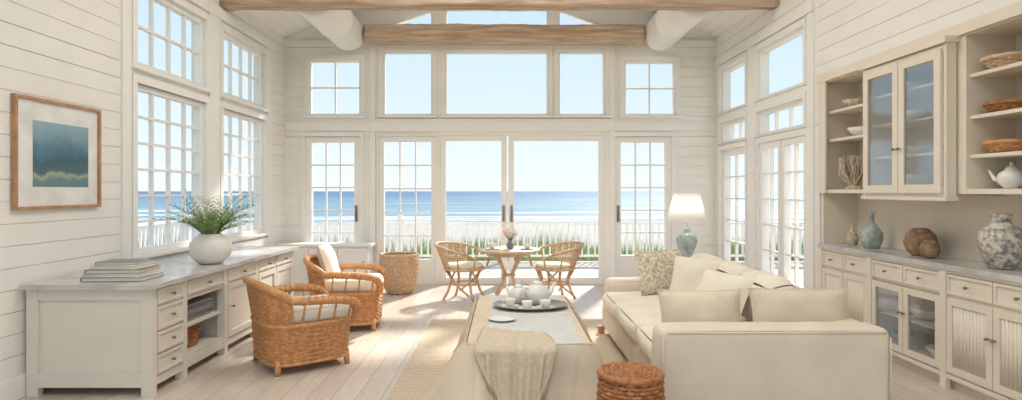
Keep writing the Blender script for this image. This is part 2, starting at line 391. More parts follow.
mb=MB('wall_right'); mb.M=RIGHT; planked(mb,YF,YB,0,EAVE,RW+[(2.2,6.1,0,2.56)],SHIP); mb.done()
for i,w in enumerate(RW[:4]): window('window_%d'%(13+i),RIGHT,*w,1 if i<2 else 3,1,fw=.045,cas=.06,sill=False)
window('door_6',RIGHT,*RW[4],2,5,fw=.09,cas=.06,sill=False,kick=.3)
window('door_7',RIGHT,6.4,6.99,0,2.02,2,5,fw=.07,cas=.0,sill=False,kick=.3)
window('door_8',RIGHT,7.01,7.6,0,2.02,2,5,fw=.07,cas=.0,sill=False,kick=.3)
mb=MB('trim_3'); mb.M=RIGHT
for a,b in((6.2,6.335),(7.665,7.885)): mb.box(a,b,0,.02,0,3.28,WHITE)
mb.box(6.2,YB,0,.035,3.28,3.4,WHITE); mb.done(.003)
mb=MB('baseboard_left'); mb.M=LEFT; mb.box(YF,YB,0,.02,0,.16,WHITE); mb.done(.004)
mb=MB('baseboard_back'); mb.M=BACK
for a,b in((XL+.02,-3.1),(-2.13,-2.05),(2.6,XR)): mb.box(a,b,0,.018,0,.16,WHITE)
mb.done(.004)
mb=MB('baseboard_right'); mb.M=RIGHT
for a,b in((YF,2.2),(7.67,7.88)): mb.box(a,b,0,.022,0,.16,WHITE)
mb.done(.004)
mb=MB('floor'); mb.box(XL-.15,XR+.5,YF,YB+.15,-.1,0,FLOOR); mb.done()
mb=MB('ceiling')
for sg in(-1,1):
    w=.15; k=0
    while k*w<HW+.1:
        a=k*w; b=min(a+w,HW+.15)
        for (p,q,lo,hi) in((a,b-.006,0,.012),(a,b,.012,.1)):
            za,zb=roof(RX)-SL*p,roof(RX)-SL*q
            mb.prism([(RX+sg*p,za+lo),(RX+sg*q,zb+lo),(RX+sg*q,zb+hi),(RX+sg*p,za+hi)],YF,YB+.15,CEIL)
        k+=1
mb.done()
def beam(name,x0,x1,y,z,w,h,seed):
    mb=MB(name); N=90; K=16
    vs=[];fs=[]
    for i in range(N+1):
        x=x0+(x1-x0)*i/N
        for k in range(K):
            a=2*math.pi*(k+.5)/K; ca,sa=math.cos(a),math.sin(a)
            e=.32; py=w/2*math.copysign(abs(ca)**e,ca); pz=h/2*math.copysign(abs(sa)**e,sa)
            d=1+.10*noise.noise(V((x*2.2,ca*1.3+seed,sa*1.3)))+.08*noise.noise(V((x*9,ca*3+seed,sa*3)))
            vs.append((x,y+py*d,z+pz*d))
    for i in range(N):
        for k in range(K):
            l=(k+1)%K; fs.append((i*K+k,(i+1)*K+k,(i+1)*K+l,i*K+l))
    fs+= [list(range(K)),[N*K+k for k in range(K-1,-1,-1)]]
    mb.add(vs,fs,WOOD,True); return mb.done()
beam('ceiling_beam',-2.06,2.04,8.88,3.735,.26,.26,3)
beam('ceiling_beam',XL,XR,7.1,3.70,.24,.24,9)
beam('ceiling_beam',XL,XR,2.6,3.75,.24,.26,19)
for x in(-2.33,2.31):
    mb=MB('air_duct'); T0=Matrix.Translation((x,7.26,3.76))@Matrix.Rotation(-math.pi/2,4,'X')
    mb.lathe([(.02,0),(.2,0),(.235,.02),(.25,.06),(.25,.9),(.257,.91),(.257,.95),(.25,.96),(.25,1.66),(.235,1.73),(.2,1.78),(.02,1.8)],WHITE,T0,40); mb.done()
# ---------------------------------------------------------------- cabinets helpers
def shaker(mb,u0,u1,z0,z1,m,fw=.05,knob=None,style='flat',g=.004,n0=0.0006):
    u0+=g;u1-=g;z0+=g;z1-=g
    mb.box(u0,u0+fw,n0,n0+.02,z0,z1,m); mb.box(u1-fw,u1,n0,n0+.02,z0,z1,m)
    mb.box(u0+fw,u1-fw,n0,n0+.02,z1-fw,z1,m); mb.box(u0+fw,u1-fw,n0,n0+.02,z0,z0+fw,m)
    if style=='flat': mb.box(u0+fw,u1-fw,n0,n0+.008,z0+fw,z1-fw,m)
    elif style=='reed':
        mb.box(u0+fw,u1-fw,n0,n0+.002,z0+fw,z1-fw,m)
        k=max(3,int((u1-u0-2*fw)/.03)); w=(u1-u0-2*fw)/k
        for i in range(k):
            x=u0+fw+w*(i+.5); mb.tube([(x,n0+.002,z0+fw),(x,n0+.002,z1-fw)],w*.47,m,8)
    elif style=='glass': mb.box(u0+fw,u1-fw,n0+.006,n0+.009,z0+fw,z1-fw,CGLASS)
    if knob:
        ku,kz=knob; mb.tube([(ku,n0+.02,kz),(ku,n0+.035,kz),(ku,n0+.04,kz),(ku,n0+.052,kz)],[.005,.005,.013,.009],METAL,10)
def drawer(mb,u0,u1,z0,z1,m,g=.005):
    shaker(mb,u0,u1,z0,z1,m,.018,((u0+u1)/2,(z0+z1)/2),'flat',g)
# ---------------------------------------------------------------- sideboard left
mb=MB('sideboard'); X0,X1,Y0,Y1=XL+.025,-2.43,4.14,6.93; H=.745
G=GREIGE
mb.box(X0,X1-.02,Y0+.022,4.60,.12,H-.001,G)
mb.box(X0,X1-.02,5.27,Y1,.12,H-.001,G)
mb.box(X0,X0+.02,4.6,5.27,.12,H-.001,G); mb.box(X0,X1-.02,4.6,5.27,.12,.15,G); mb.box(X0,X1-.02,4.6,5.27,.58,H-.001,G)
mb.box(X0,X1-.04,4.6,5.27,.36,.38,G)
mb.box(X0,X1+.035,Y0-.05,Y1+.04,H,H+.035,MARBLE)
mb.box(X0+.01,X1-.015,Y0+.03,Y1-.01,.06,.12,G)
for y in(4.57,5.24,5.9,Y1-.05):
    mb.box(X1-.07,X1-.004,y-.028,y+.028,0,H-.002,G)
mb.box(X0+.001,X0+.08,Y0,Y0+.05,0,H-.002,G); mb.box(X1-.08,X1-.004,Y0,Y0+.055,0,H-.002,G)
mb.box(X0+.08,X1-.08,Y0+.004,Y0+.0215,H-.08,H-.002,G); mb.box(X0+.08,X1-.08,Y0+.004,Y0+.0215,.06,.16,G)
mb.box(X0+.001,X0+.06,Y1-.06,Y1-.001,0,.119,G)
mb.M=PL((X1-.02,0,0),(0,1),(1,0))
for a,b in((.62,.735),(.44,.61),(.28,.43),(.13,.27)): drawer(mb,4.2,4.54,a,b,G)
drawer(mb,4.6,5.21,.62,.735,G)
drawer(mb,5.27,5.87,.62,.735,G); shaker(mb,5.27,5.87,.13,.61,G,.05,(5.33,.4))
drawer(mb,5.93,6.38,.62,.735,G); drawer(mb,6.39,6.85,.62,.735,G)
shaker(mb,5.93,6.38,.13,.61,G,.05,(6.34,.4)); shaker(mb,6.39,6.85,.13,.61,G,.05,(6.43,.4))
mb.done()
mb=MB('stacked_magazines'); z=.381
for k in range(9):
    mb.box(-3.0+random.uniform(-.02,.02),-2.5+random.uniform(-.02,.02),4.68,5.12+random.uniform(-.05,.05),z,z+.015,random.choice([BOOK1,BOOK2,BOOK3])); z+=.0155
mb.done()
def basket(name,x,y,z,r0,r1,h,m,nu=24,nv=12,rr=.01,handles=False,belly=0):
    mb=MB(name); mb.M=Matrix.Translation((x,y,z))
    def S(u,v):
        a=2*math.pi*u; r=r0+(r1-r0)*v+belly*math.sin(math.pi*v); return V((r*math.cos(a),r*math.sin(a),rr+(h-2*rr)*v)),V((math.cos(a),math.sin(a),0))
    mb.weave(S,nu,nv,rr,m,True,rr*.6)
    mb.lathe([(.01,rr),(r0,rr),(r0,rr*1.5),(.01,rr*1.5)],m,None,nu)
    ring=[(r1*math.cos(2*math.pi*i/40),r1*math.sin(2*math.pi*i/40),h-rr) for i in range(40)]
    mb.tube(ring,rr*1.5,m,8,True)
    return mb
basket('storage_basket',-2.68,4.93,.151,.13,.15,.19,RATTAN_D,20,9,.009).done()
mb=MB('book_stack'); z=H+.036
for k,(w,d,h,m,a) in enumerate([(.42,.32,.03,BOOK1,.05),(.40,.30,.024,BOOK2,-.04),(.38,.29,.028,BOOK3,.08),(.31,.25,.026,BOOK2,-.06),(.28,.22,.024,BOOK1,.1)]):
    T0=TR(-2.78,4.38,z,a)
    mb.box(-w/2,w/2,-d/2,d/2,0,.004,m,T0); mb.box(-w/2,w/2,-d/2,d/2,h-.004,h,m,T0); mb.box(-w/2,-w/2+.003,-d/2,d/2,.004,h-.004,m,T0)
    mb.box(-w/2+.004,w/2-.008,-d/2+.008,d/2-.008,.004,h-.004,PAPER,T0); z+=h+.0005
mb.done()
mb=MB('potted_fern'); mb.M=Matrix.Translation((-2.6,5.3,H+.036))
mb.lathe([(.06,0),(.1,.005),(.155,.06),(.178,.12),(.17,.18),(.13,.235),(.1,.25),(.098,.262),(.085,.262),(.085,.25),(.02,.2)],CERAM,None,36)
for i in range(95):
    a=random.uniform(0,2*math.pi); L=random.uniform(.2,.46); sp=random.uniform(.1,.9)
    p=V((.05*math.cos(a),.05*math.sin(a),.24)); d=V((math.cos(a)*sp,math.sin(a)*sp,1)).normalized(); pts=[p.copy()]; n=9
    for k in range(n):
        p=p+d*L/n; d=(d+V((math.cos(a)*.06,math.sin(a)*.06,-.09*sp-.02))).normalized(); pts.append(p.copy())
    m=random.choice([LEAF,LEAF2,LEAF2]); mb.tube(pts,[.0025]*6+[.0015]*4,m,4)
    for k in range(2,n+1):
        for s in(-1,1):
            dd=(pts[k]-pts[k-1]).normalized(); side=dd.cross(V((0,0,1)))
            if side.length<.01: side=V((1,0,0))
            side=side.normalized()*s; l=random.uniform(.022,.042)
            tip=pts[k]+side*l+dd*l*.9+V((0,0,random.uniform(-.01,.02))); mid=(pts[k]+tip)/2; w=dd*.008
            mb.add([pts[k],mid-w+V((0,0,.004)),tip,mid+w],[(0,1,2,3)],m)
mb.done()
mb=MB('framed_picture'); mb.M=LEFT
a,b,p,q=4.04,4.9,1.29,2.08; fw=.022
mb.box(a,a+fw,0.002,.035,p,q,OAK); mb.box(b-fw,b,.002,.035,p,q,OAK); mb.box(a+fw,b-fw,.002,.035,p,p+fw,OAK); mb.box(a+fw,b-fw,.002,.035,q-fw,q,OAK)
mb.box(a+fw,b-fw,.002,.016,p+fw,q-fw,BOOK2); mb.box(a+.17,b-.13,.016,.018,p+.16,q-.16,ART); mb.done(.002)
mb=MB('low_cabinet'); mb.box(-3.27,-1.98,8.66,9.02,.05,.619,WHITE); mb.box(-3.29,-1.93,8.62,9.04,.62,.655,WHITE)
for x in(-3.24,-2.03): 
    for y in(8.69,8.98): mb.box(x-.025,x+.025,y-.025,y+.025,0,.05,WHITE)
mb.M=PL((0,8.66,0),(1,0),(0,-1))
for i in range(3): shaker(mb,-3.25+i*.42,-2.83+i*.42,.07,.6,WHITE,.05,(-2.88+i*.42,.4))
mb.done()
basket('wicker_basket',-1.47,8.35,0,.16,.255,.55,BASKETM,32,22,.0125,False,.05).done()
# ---------------------------------------------------------------- armchairs
def sup(th,a,b,e=.5):
    cc,ss=math.cos(th),math.sin(th); return a*math.copysign(abs(cc)**e,cc),b*math.copysign(abs(ss)**e,ss)
def armchair(x,y,ang,back=False,sc=1.0):
    mb=MB('wicker_armchair'); mb.M=TR(x,y,0,ang)@Matrix.Scale(sc,4); m=RATTAN
    A,B=.35,.36
    def S(u,v):
        th=2*math.pi*u; k=1-.05*(1-v); px,py=sup(th,A*k,B*k); return V((px,py,.08+.29*v)),V((px,py,0)).normalized()
    mb.weave(S,40,15,.0105,m,True,.005)
    for z,r in((.385,.02),(.08,.016)):
        mb.tube([(*sup(2*math.pi*i/48,A,B),z) for i in range(48)] if z>.2 else [(*sup(2*math.pi*i/48,A*.95,B*.95),z) for i in range(48)],r,m,8,True)
    def hb(u): return .22+.13*math.sin(math.pi*u)**.7
    def S2(u,v):
        th=math.radians(108+144*u); k=1+.16*v; px,py=sup(th,A*k,B*(1+.04*v),.6); return V((px,py,.37+hb(u)*v)),V((px,py,0)).normalized()
    mb.weave(S2,24,19,.0105,m,False,.005)
    rim=[S2(i/30,1)[0] for i in range(31)]
    e0,e1=rim[0],rim[-1]
    def arm(e,s):
        return [e+V((.08,0,-.01)),V((.08,s*(B+.035),e.z-.015)),V((.2,s*(B+.04),e.z-.025)),V((.3,s*(B+.03),e.z-.045)),V((.35,s*(B+.01),e.z-.09)),V((.355,s*(B-.015),.47)),V((.345,s*(B-.02),.38))]
    full=list(reversed(arm(e0,1)))+rim+arm(e1,-1)
    mb.tube(full,.032,m,10)
    for s,e in((1,e0),(-1,e1)):
        ap=arm(e,s)
        for i in range(len(ap)-1):
            for k in range(4):
                p=ap[i].lerp(ap[i+1],k/4); t=(ap[i+1]-ap[i]).normalized(); n1=t.cross(V((0,1,.2))).normalized(); n2=t.cross(n1)
                mb.tube([p+(n1*math.cos(w*math.pi/5)+n2*math.sin(w*math.pi/5))*.033+t*w*.0025 for w in range(10)],.0065,m,4,True)
        for k in range(4):
            xx=-.12+k*.13; mb.tube([(xx,s*B,.38),(xx+.02,s*(B+.03),.56)],.009,m,6)
    for sx in(-1,1):
        for sy in(-1,1): mb.tube([(sx*.28,sy*.29,.12),(sx*.29,sy*.3,0)],[.028,.022],m,10)
    mb.box(-.3,.3,-.31,.31,.3,.36,m)
    mb.rbox(-.29,.34,-.31,.31,.37,.51,.05,LINEN2,.02,.01)
    if back:
        mb.pillow(TR(-.2,.02,.66,0,0,math.radians(72)),.22,.27,.08,LINEN2,seed=3)
    return mb.done()
armchair(-1.70,5.0,math.radians(38),sc=.97)
armchair(-1.66,6.35,math.radians(8),True,sc=1.0)
def bistro(x,y,ang):
    mb=MB('rattan_dining_chair'); mb.M=TR(x,y,0,ang); m=RATTAN_L
    ring=lambda r,z,n=36:[(r*math.cos(2*math.pi*i/n),r*math.sin(2*math.pi*i/n),z) for i in range(n)]
    mb.tube(ring(.26,.4),.018,m,8,True); mb.lathe([(.01,.385),(.25,.385),(.25,.4),(.01,.4)],m,None,28)
    mb.lathe([(.02,.4),(.22,.4),(.245,.42),(.245,.445),(.22,.465),(.1,.475),(.01,.477)],LINEN2,None,30)
    def top(u): 
        th=math.radians(55+250*u); s=math.sin(math.pi*u); r=.31+.05*s; return V((r*math.cos(th)-.02,r*math.sin(th),.60+.12*s))
    mb.tube([top(i/30) for i in range(31)],.019,m,8)
    def S2(u,v):
        t=top(.22+.56*u); th=math.radians(55+250*(.22+.56*u)); b=V((.26*math.cos(th),.26*math.sin(th),.41)); p=b.lerp(t,v); return p,V((math.cos(th),math.sin(th),0))
    mb.weave(S2,20,11,.008,m,False,.004,sr=.008)
    for u in(0,1):
        t=top(u); mb.tube([t,V((.27,t.y*.95,.56)),V((.24,t.y*.8,.41))],.015,m,8)
    for u in(.1,.9):
        t=top(u); th=math.radians(55+250*u); mb.tube([t,(.26*math.cos(th),.26*math.sin(th),.41)],.01,m,6)
    for a in(40,140,220,320):
        th=math.radians(a); ca,sa=math.cos(th),math.sin(th)
        mb.tube([(.22*ca,.22*sa,.39),(.17*ca,.17*sa,.25),(.22*ca,.22*sa,.1),(.28*ca,.28*sa,0)],.018,m,8)
        th2=th+math.radians(90); 
        mb.tube([(.25*ca,.25*sa,.38),(.2*math.cos(th+.8),.2*math.sin(th+.8),.2),(.25*math.cos(th2),.25*math.sin(th2),.06)],.013,m,6)
    mb.tube(ring(.19,.2),.012,m,6,True)
    return mb.done()
bistro(-.54,7.95,math.radians(-22)); bistro(.66,7.98,math.radians(202))
mb=MB('round_table'); mb.M=Matrix.Translation((.05,8.15,0))
mb.lathe([(.02,.60),(.41,.60),(.43,.612),(.43,.63),(.42,.638),(.01,.638)],TABWOOD,None,48)
mb.lathe([(.28,.55),(.30,.55),(.30,.6),(.28,.6)],TABWOOD,None,36)
for a in(45,135,225,315):
    th=math.radians(a); ca,sa=math.cos(th),math.sin(th)
    mb.tube([(.28*ca,.28*sa,.6),(.16*ca,.16*sa,.45),(.07*ca,.07*sa,.3),(.12*ca,.12*sa,.14),(.24*ca,.24*sa,0)],.022,TABWOOD,8)
mb.lathe([(.01,.27),(.09,.27),(.09,.3),(.01,.3)],TABWOOD,None,24); mb.done()
mb=MB('flower_vase'); mb.M=Matrix.Translation((.07,8.1,.639))
mb.lathe([(.03,0),(.05,.02),(.055,.06),(.03,.1),(.035,.12),(.028,.12),(.02,.1)],CERAMB,None,20)
for i in range(26):
    a=random.uniform(0,6.28); r=random.uniform(.02,.11); p=V((r*math.cos(a),r*math.sin(a),.14+random.uniform(0,.12)))
    mb.tube([(0,0,.1),p],.002,LEAF,4)
    for k in range(6):
        b=k*math.pi/3; mb.add([p,p+V((.02*math.cos(b-.4),.02*math.sin(b-.4),.014)),p+V((.032*math.cos(b),.032*math.sin(b),.026)),p+V((.02*math.cos(b+.4),.02*math.sin(b+.4),.014))],[(0,1,2,3)],PINK if i%3 else CERAM)
mb.done()
def cup(x,y,z,s=1,m=CERAM):
    mb=MB('tea_cup'); mb.M=TR(x,y,z,random.uniform(0,6))@Matrix.Scale(s,4)
    mb.lathe([(.03,0),(.065,.004),(.075,.012),(.07,.012),(.03,.008)],m,None,24)
    mb.lathe([(.022,.01),(.03,.014),(.042,.04),(.046,.065),(.043,.065),(.038,.04),(.01,.016)],m,None,24)
    mb.tube([(.042,0,.055),(.062,0,.052),(.066,0,.038),(.055,0,.026),(.036,0,.026)],.0045,m,6); return mb.done()
cup(-.17,8.02,.639,1.3); cup(.3,8.05,.639,1.3)
# ---------------------------------------------------------------- rug
mb=MB('jute_rug'); mb.rbox(-.80,1.75,2.4,6.6,0.001,.014,.006,RUG)
for i in range(126):
    x=-.79+i*.02; mb.tube([(x,6.6,.006),(x+random.uniform(-.006,.006),6.66,.003)],.003,RUG,4)
mb.done()
# ---------------------------------------------------------------- coffee table with cloth
mb=MB('draped_coffee_table'); x0,x1,y0,y1=-.23,.52,3.6,5.28; ZT=.50; R=.05
mb.box(x0+.02,x1-.02,y0+.02,y1-.02,ZT-.04,ZT-.006,TABWOOD)
for x in(x0+.07,x1-.07):
    for y in(y0+.07,y1-.07): mb.box(x-.03,x+.03,y-.03,y+.03,.015,ZT-.04,TABWOOD)
def per(t,r=R):
    W,L=x1-x0-2*r,y1-y0-2*r; q=math.pi*r/2; tot=2*W+2*L+4*q; s=t*tot
    segs=[('l',W,(x0+r,y0),(1,0),(0,-1)),('c',q,(x1-r,y0+r),-90),('l',L,(x1,y0+r),(0,1),(1,0)),('c',q,(x1-r,y1-r),0),
          ('l',W,(x1-r,y1),(-1,0),(0,1)),('c',q,(x0+r,y1-r),90),('l',L,(x0,y1-r),(0,-1),(-1,0)),('c',q,(x0+r,y0+r),180)]
    for g in segs:
        if s<=g[1]+1e-9:
            if g[0]=='l': return V((g[2][0]+g[3][0]*s,g[2][1]+g[3][1]*s)),V(g[4]),0
            a=math.radians(g[3]+90*s/g[1]); n=V((math.cos(a),math.sin(a))); return V(g[2])+n*r,n,math.sin(math.pi*s/g[1])
        s-=g[1]
    return V((x0+r,y0)),V((0,-1)),0
def corner(p,q): return math.exp(-((p-V(q)).length/.2)**2)
NP=480;K=24
def drape(u,v):
    p,n,_=per(u%1.0); cf=corner(p,(x0,y0))*1.7+corner(p,(x1,y0))*.5+corner(p,(x0,y1))+corner(p,(x1,y1)); arc=u*4.7
    d=v; rnd=.018*(1-math.exp(-d*18))
    # sharp-crested folds that deepen towards the hem
    f1=abs(math.sin(arc*15+math.sin(arc*5)*1.5+d*.6)); f2=math.sin(arc*44+1+d)
    fold=(.075*(f1-.5)+.016*f2)*d**.6
    out=.006+rnd+.075*d+fold+cf*.15*d**1.1+.03*noise.noise(V((p.x*4,p.y*4,d*3)))*d
    z=ZT+.002-(ZT-.03)*d*(1-.02*math.sin(arc*9))
    q=p+n*max(.006,out); return (q.x,q.y,max(.018,z))
mb.grid(drape,NP,K,CLOTH)
def topg(a,b):
    u=2*a-1;v=2*b-1; x=(x0+x1)/2+(x1-x0)/2*u; y=(y0+y1)/2+(y1-y0)/2*v
    return (x,y,ZT+.0035+.002*noise.noise(V((x*9,y*9,0))))
# linen borders of the cloth with a pale runner between them
def sub(m,a0,a1):
    mb.grid(lambda a,b:topg(a0+(a1-a0)*a,b),12,40,m)
sub(CLOTH,0,.16); sub(CLOTHT,.16,.93); sub(CLOTH,.93,1)
mb.done()
def shawl(name,cx,w0,w1,back,L,skew,m,seed,lift=0,slant=.25):
    mb=MB(name)
    def gz(a,b):
        s=2*a-1; ph=seed
        rip=.022*(abs(math.sin(a*13+b*1.5+ph))-.5)+.009*math.sin(a*47+b*4+ph*2)
        if b<.45:
            f=b/.45; w=w0+(w1-w0)*f; bk=back*(1-slant*s)
            return (cx+s*w,y0-.0+bk*(1-f)+.012*math.sin(a*8+ph)*(1-f),ZT+.013+lift+.008*abs(math.sin(a*18+b*5+ph)))
        t=(b-.45)/.55
        if t<.1:
            k=t/.1
            return (cx+s*w1,y0-.105*k**.6,ZT+.013+lift+.008*abs(math.sin(a*18+2.25+ph))*(1-k)-.03*k*k)
        tt=(t-.1)/.9; Ls=L*(1-.78*abs(s-skew*(1-s*s))**1.15)
        Ls=max(.06,Ls)
        x=cx+s*w1*(1-.14*tt)+skew*.06*tt
        return (x,y0-.105-lift-.09*tt*Ls/.4+rip*min(1,tt*4),ZT-.017+lift-Ls*tt)
    mb.grid(gz,90,60,m)
    for i in range(0,91):
        p=V(gz(i/90,1)); mb.tube([p,p+V((random.uniform(-.006,.006),-.004,-.04))],.0035,m,4)
    for e in(.965,1.0): mb.tube([V(gz(i/90,e))+V((0,-.003,0)) for i in range(91)],.005,CLOTH,5)
    for s in(0,1): mb.tube([V(gz(s,i/60))+V((0,-.002,.003)) for i in range(61)],.005,CLOTH,5)
    return mb.done()
shawl('gauze_throw',.06,.20,.235,.30,.44,.12,GAUZE,.6)
mb=MB('serving_tray'); mb.M=TR(.2,4.72,ZT+.009)
def ell(r,z,n=48,a=1.0,b=.72): return [(r*a*math.cos(2*math.pi*i/n),r*b*math.sin(2*math.pi*i/n),z) for i in range(n)]
n=48
def ering(profile,m):
    vs=[];fs=[]
    for r,z in profile: vs+=ell(r,z)
    for j in range(len(profile)-1):
        for i in range(n): k=(i+1)%n; fs.append((j*n+i,j*n+k,(j+1)*n+k,(j+1)*n+i))
    mb.add(vs,fs,m,True)
ering([(.01,0),(.24,0),(.29,.022),(.295,.022),(.285,.026),(.24,.006),(.01,.006)],SILVER)
mb.tube(ell(.292,.024),.005,SILVER,6,True); mb.done()
def teapot(x,y,z,a,s=1):
    mb=MB('teapot'); mb.M=TR(x,y,z,a)@Matrix.Scale(s,4); m=CERAM
    mb.lathe([(.045,0),(.05,.006),(.085,.04),(.095,.08),(.08,.12),(.045,.145),(.04,.15),(.042,.155),(.03,.17),(.012,.178),(.01,.185),(.016,.195),(.01,.205),(.001,.206)],m,None,30)
    mb.tube([(.085,0,.06),(.12,0,.075),(.14,0,.11),(.16,0,.145)],[.022,.017,.012,.009],m,10)
    mb.tube([(-.08,0,.12),(-.12,0,.13),(-.15,0,.1),(-.14,0,.06),(-.09,0,.045)],.009,m,8); return mb.done()
teapot(.26,4.82,ZT+.016,.5,1.05); teapot(.11,4.86,ZT+.016,2.4,.85)
cup(.04,4.68,ZT+.016,1.0); cup(.31,4.62,ZT+.016,1.0); cup(.17,4.60,ZT+.016,.95)
mb=MB('dessert_plate'); mb.M=TR(-.02,4.25,ZT+.007); mb.lathe([(.04,0),(.07,.002),(.10,.014),(.098,.016),(.07,.006),(.01,.005)],CERAM,None,32); mb.done()
# ---------------------------------------------------------------- rattan stool
mb=MB('rattan_stool'); mb.M=Matrix.Translation((.665,3.18,.0145))
def SS(u,v):
    a=2*math.pi*u; r=.155+.012*math.sin(math.pi*v); return V((r*math.cos(a),r*math.sin(a),.015+.42*v)),V((math.cos(a),math.sin(a),0))
mb.weave(SS,28,20,.0115,RATTAN_D,True,.006)
for i in range(12):
    r=.012+i*.0133
    mb.tube([(r*math.cos(2*math.pi*k/40),r*math.sin(2*math.pi*k/40),.445+.004*(1 if (k//2+i)%2 else -1)+.006*(1-r/.16)) for k in range(40)],.009,RATTAN_D,5,True)
for z in(.44,.016): mb.tube([(.162*math.cos(2*math.pi*k/40),.162*math.sin(2*math.pi*k/40),z) for k in range(40)],.0155,RATTAN_D,8,True)
mb.lathe([(.01,.42),(.15,.42),(.15,.435),(.01,.435)],RATTAN_D,None,28)
mb.done()
# ---------------------------------------------------------------- sofa
mb=MB('sectional_sofa'); L=LINEN; Z=.014
mb.rbox(.88,2.2,3.40,3.63,.05+Z,.635,.05,L,.008,.006)
mb.rbox(.97,2.18,3.6,6.0,.07,.30,.03,L,.005,.004)
mb.rbox(1.98,2.22,3.5,6.03,.07,.62,.06,L,.008,.006)
mb.rbox(.99,2.2,5.80,6.03,.07,.56,.07,L,.01,.008)
for a,b in((3.64,4.36),(4.37,5.09),(5.10,5.80)): mb.rbox(.945,1.97,a,b,.29,.455,.06,LINEN2,.022,.01)
for a,b in((3.95,4.55),(4.56,5.16),(5.17,5.77)):
    T0=TR(1.87,(a+b)/2,.63,0,0,math.radians(-12)); mb.rbox(-.12,.12,-(b-a)/2,(b-a)/2,-.19,.19,.1,LINEN2,.03,.012,T0)
for x in(.95,2.1):
    for y in(3.46,5.93): mb.box(x-.03,x+.03,y-.03,y+.03,.0145,.09,OAK)
for x in(1.03,2.1): mb.box(x-.02,x+.03,4.7,4.76,0.0145,.09,OAK)
mb.tube([(.895,3.396,.12),(.895,3.396,.59)],.004,L,5); mb.tube([(2.185,3.396,.12),(2.185,3.396,.59)],.004,L,5)
mb.tube([(.92,3.399,.615),(2.16,3.399,.615)],.004,L,5)
mb.done()
def cush(name,x,y,z,rz,rx,sx,sy,sz,m,seed):
    mb=MB(name); mb.pillow(TR(x,y,z,rz,rx),sx,sy,sz,m,seed=seed)
    pts=[]
    for k in range(48):
        t=k/12; e=int(t)%4; f=2*(t-int(t))-1
        u,v=[(f,-1),(1,f),(-f,1),(-1,-f)][e]
        pts.append((sx*u*(1-.07*(1-v*v)),sy*v*(1-.07*(1-u*u)),0))
    mb.tube(pts,.006,m,5,True,TR(x,y,z,rz,rx)); return mb.done()
cush('lumbar_pillow',1.23,3.76,.635,.03,math.radians(76),.265,.165,.085,BEIGE,1)
cush('lumbar_pillow',1.86,3.78,.635,-.05,math.radians(78),.31,.17,.09,BEIGE,5)
cush('patterned_pillow',1.44,5.54,.675,.25,math.radians(68),.235,.21,.08,PILPAT,8)
cush('throw_pillow',1.60,5.05,.67,-.75,math.radians(66),.22,.2,.08,LINEN2,11)
cush('throw_pillow',1.57,4.38,.645,-1.1,math.radians(60),.24,.2,.08,LINEN2,14)
# ---------------------------------------------------------------- side table + lamp
mb=MB('side_table'); mb.M=Matrix.Translation((2.22,7.3,0))
mb.lathe([(.01,.56),(.31,.56),(.32,.575),(.31,.59),(.01,.59)],WHITE,None,40)
mb.lathe([(.16,0),(.17,.02),(.06,.05),(.035,.12),(.05,.3),(.035,.45),(.06,.54),(.1,.56)],WHITE,None,28); mb.done()
mb=MB('table_lamp'); mb.M=Matrix.Translation((2.21,7.3,.591))
mb.lathe([(.07,0),(.08,.01),(.08,.025),(.06,.035),(.075,.08),(.11,.16),(.125,.23),(.11,.28),(.06,.315),(.04,.325),(.045,.36),(.035,.38),(.012,.39),(.012,.5)],CERAMG,None,32)
mb.lathe([(.235,.47),(.155,.80),(.151,.80),(.231,.47),(.235,.47)],SHADE,None,40,False)
for a in(0,2.09,4.19): mb.tube([(0,0,.5),(.2*math.cos(a),.2*math.sin(a),.58)],.003,METAL,4)
mb.done()
pd=bpy.data.lights.new('lamp_bulb','POINT'); pd.energy=3; pd.shadow_soft_size=.04; pd.color=(1,.97,.93)
po=bpy.data.objects.new('lamp_bulb',pd); scene.collection.objects.link(po); po.location=(2.21,7.3,1.24)
# ---------------------------------------------------------------- hutch
mb=MB('built_in_hutch'); C=CREAM; XF=3.17; XB=3.55
ya,yb=2.25,6.06
mb.box(XB,XB+.05,ya-.04,yb+.03,0,2.555,C)
mb.box(XF+.06,XB,ya,yb,0,.08,C)
mb.box(XF+.02,XB,5.22,yb,.08,.854,C); mb.box(XF+.02,XB,ya,4.34,.08,.854,C)
mb.box(XB-.02,XB,4.34,5.22,.08,.854,C); mb.box(XF+.02,XB,4.34,5.22,.08,.12,C); mb.box(XF+.02,XB,4.34,5.22,.66,.854,C); mb.box(XF+.05,XB,4.34,5.22,.38,.395,C)
mb.box(XF-.015,XB,ya,yb,.855,.895,MARBLE)
mb.box(XF,XF+.019,ya,yb,.08,.11,C); mb.box(XF,XF+.019,ya,yb,.835,.854,C)
for y in(yb-.03,5.22,4.34,3.46,2.6): mb.box(XF-.005,XF+.03,y-.03,y+.03,0.0,.8545,C)
mb.M=PL((XF+.02,0,0),(0,1),(-1,0))
for a,b,st in((5.25,6.0,'reed'),(4.37,5.19,'glass'),(3.49,4.31,'reed'),(2.63,3.43,'reed')):
    mid=(a+b)/2; drawer(mb,a,mid,.68,.83,C); drawer(mb,mid,b,.68,.83,C)
    shaker(mb,a,mid,.12,.66,C,.05,(mid-.025,.45),st); shaker(mb,mid,b,.12,.66,C,.05,(mid+.025,.45),st)
mb.M=Matrix.Identity(4)
Z0,Z1=1.40,2.53
mb.box(3.205,XB,yb-.02,yb+.015,.8955,Z1,C)
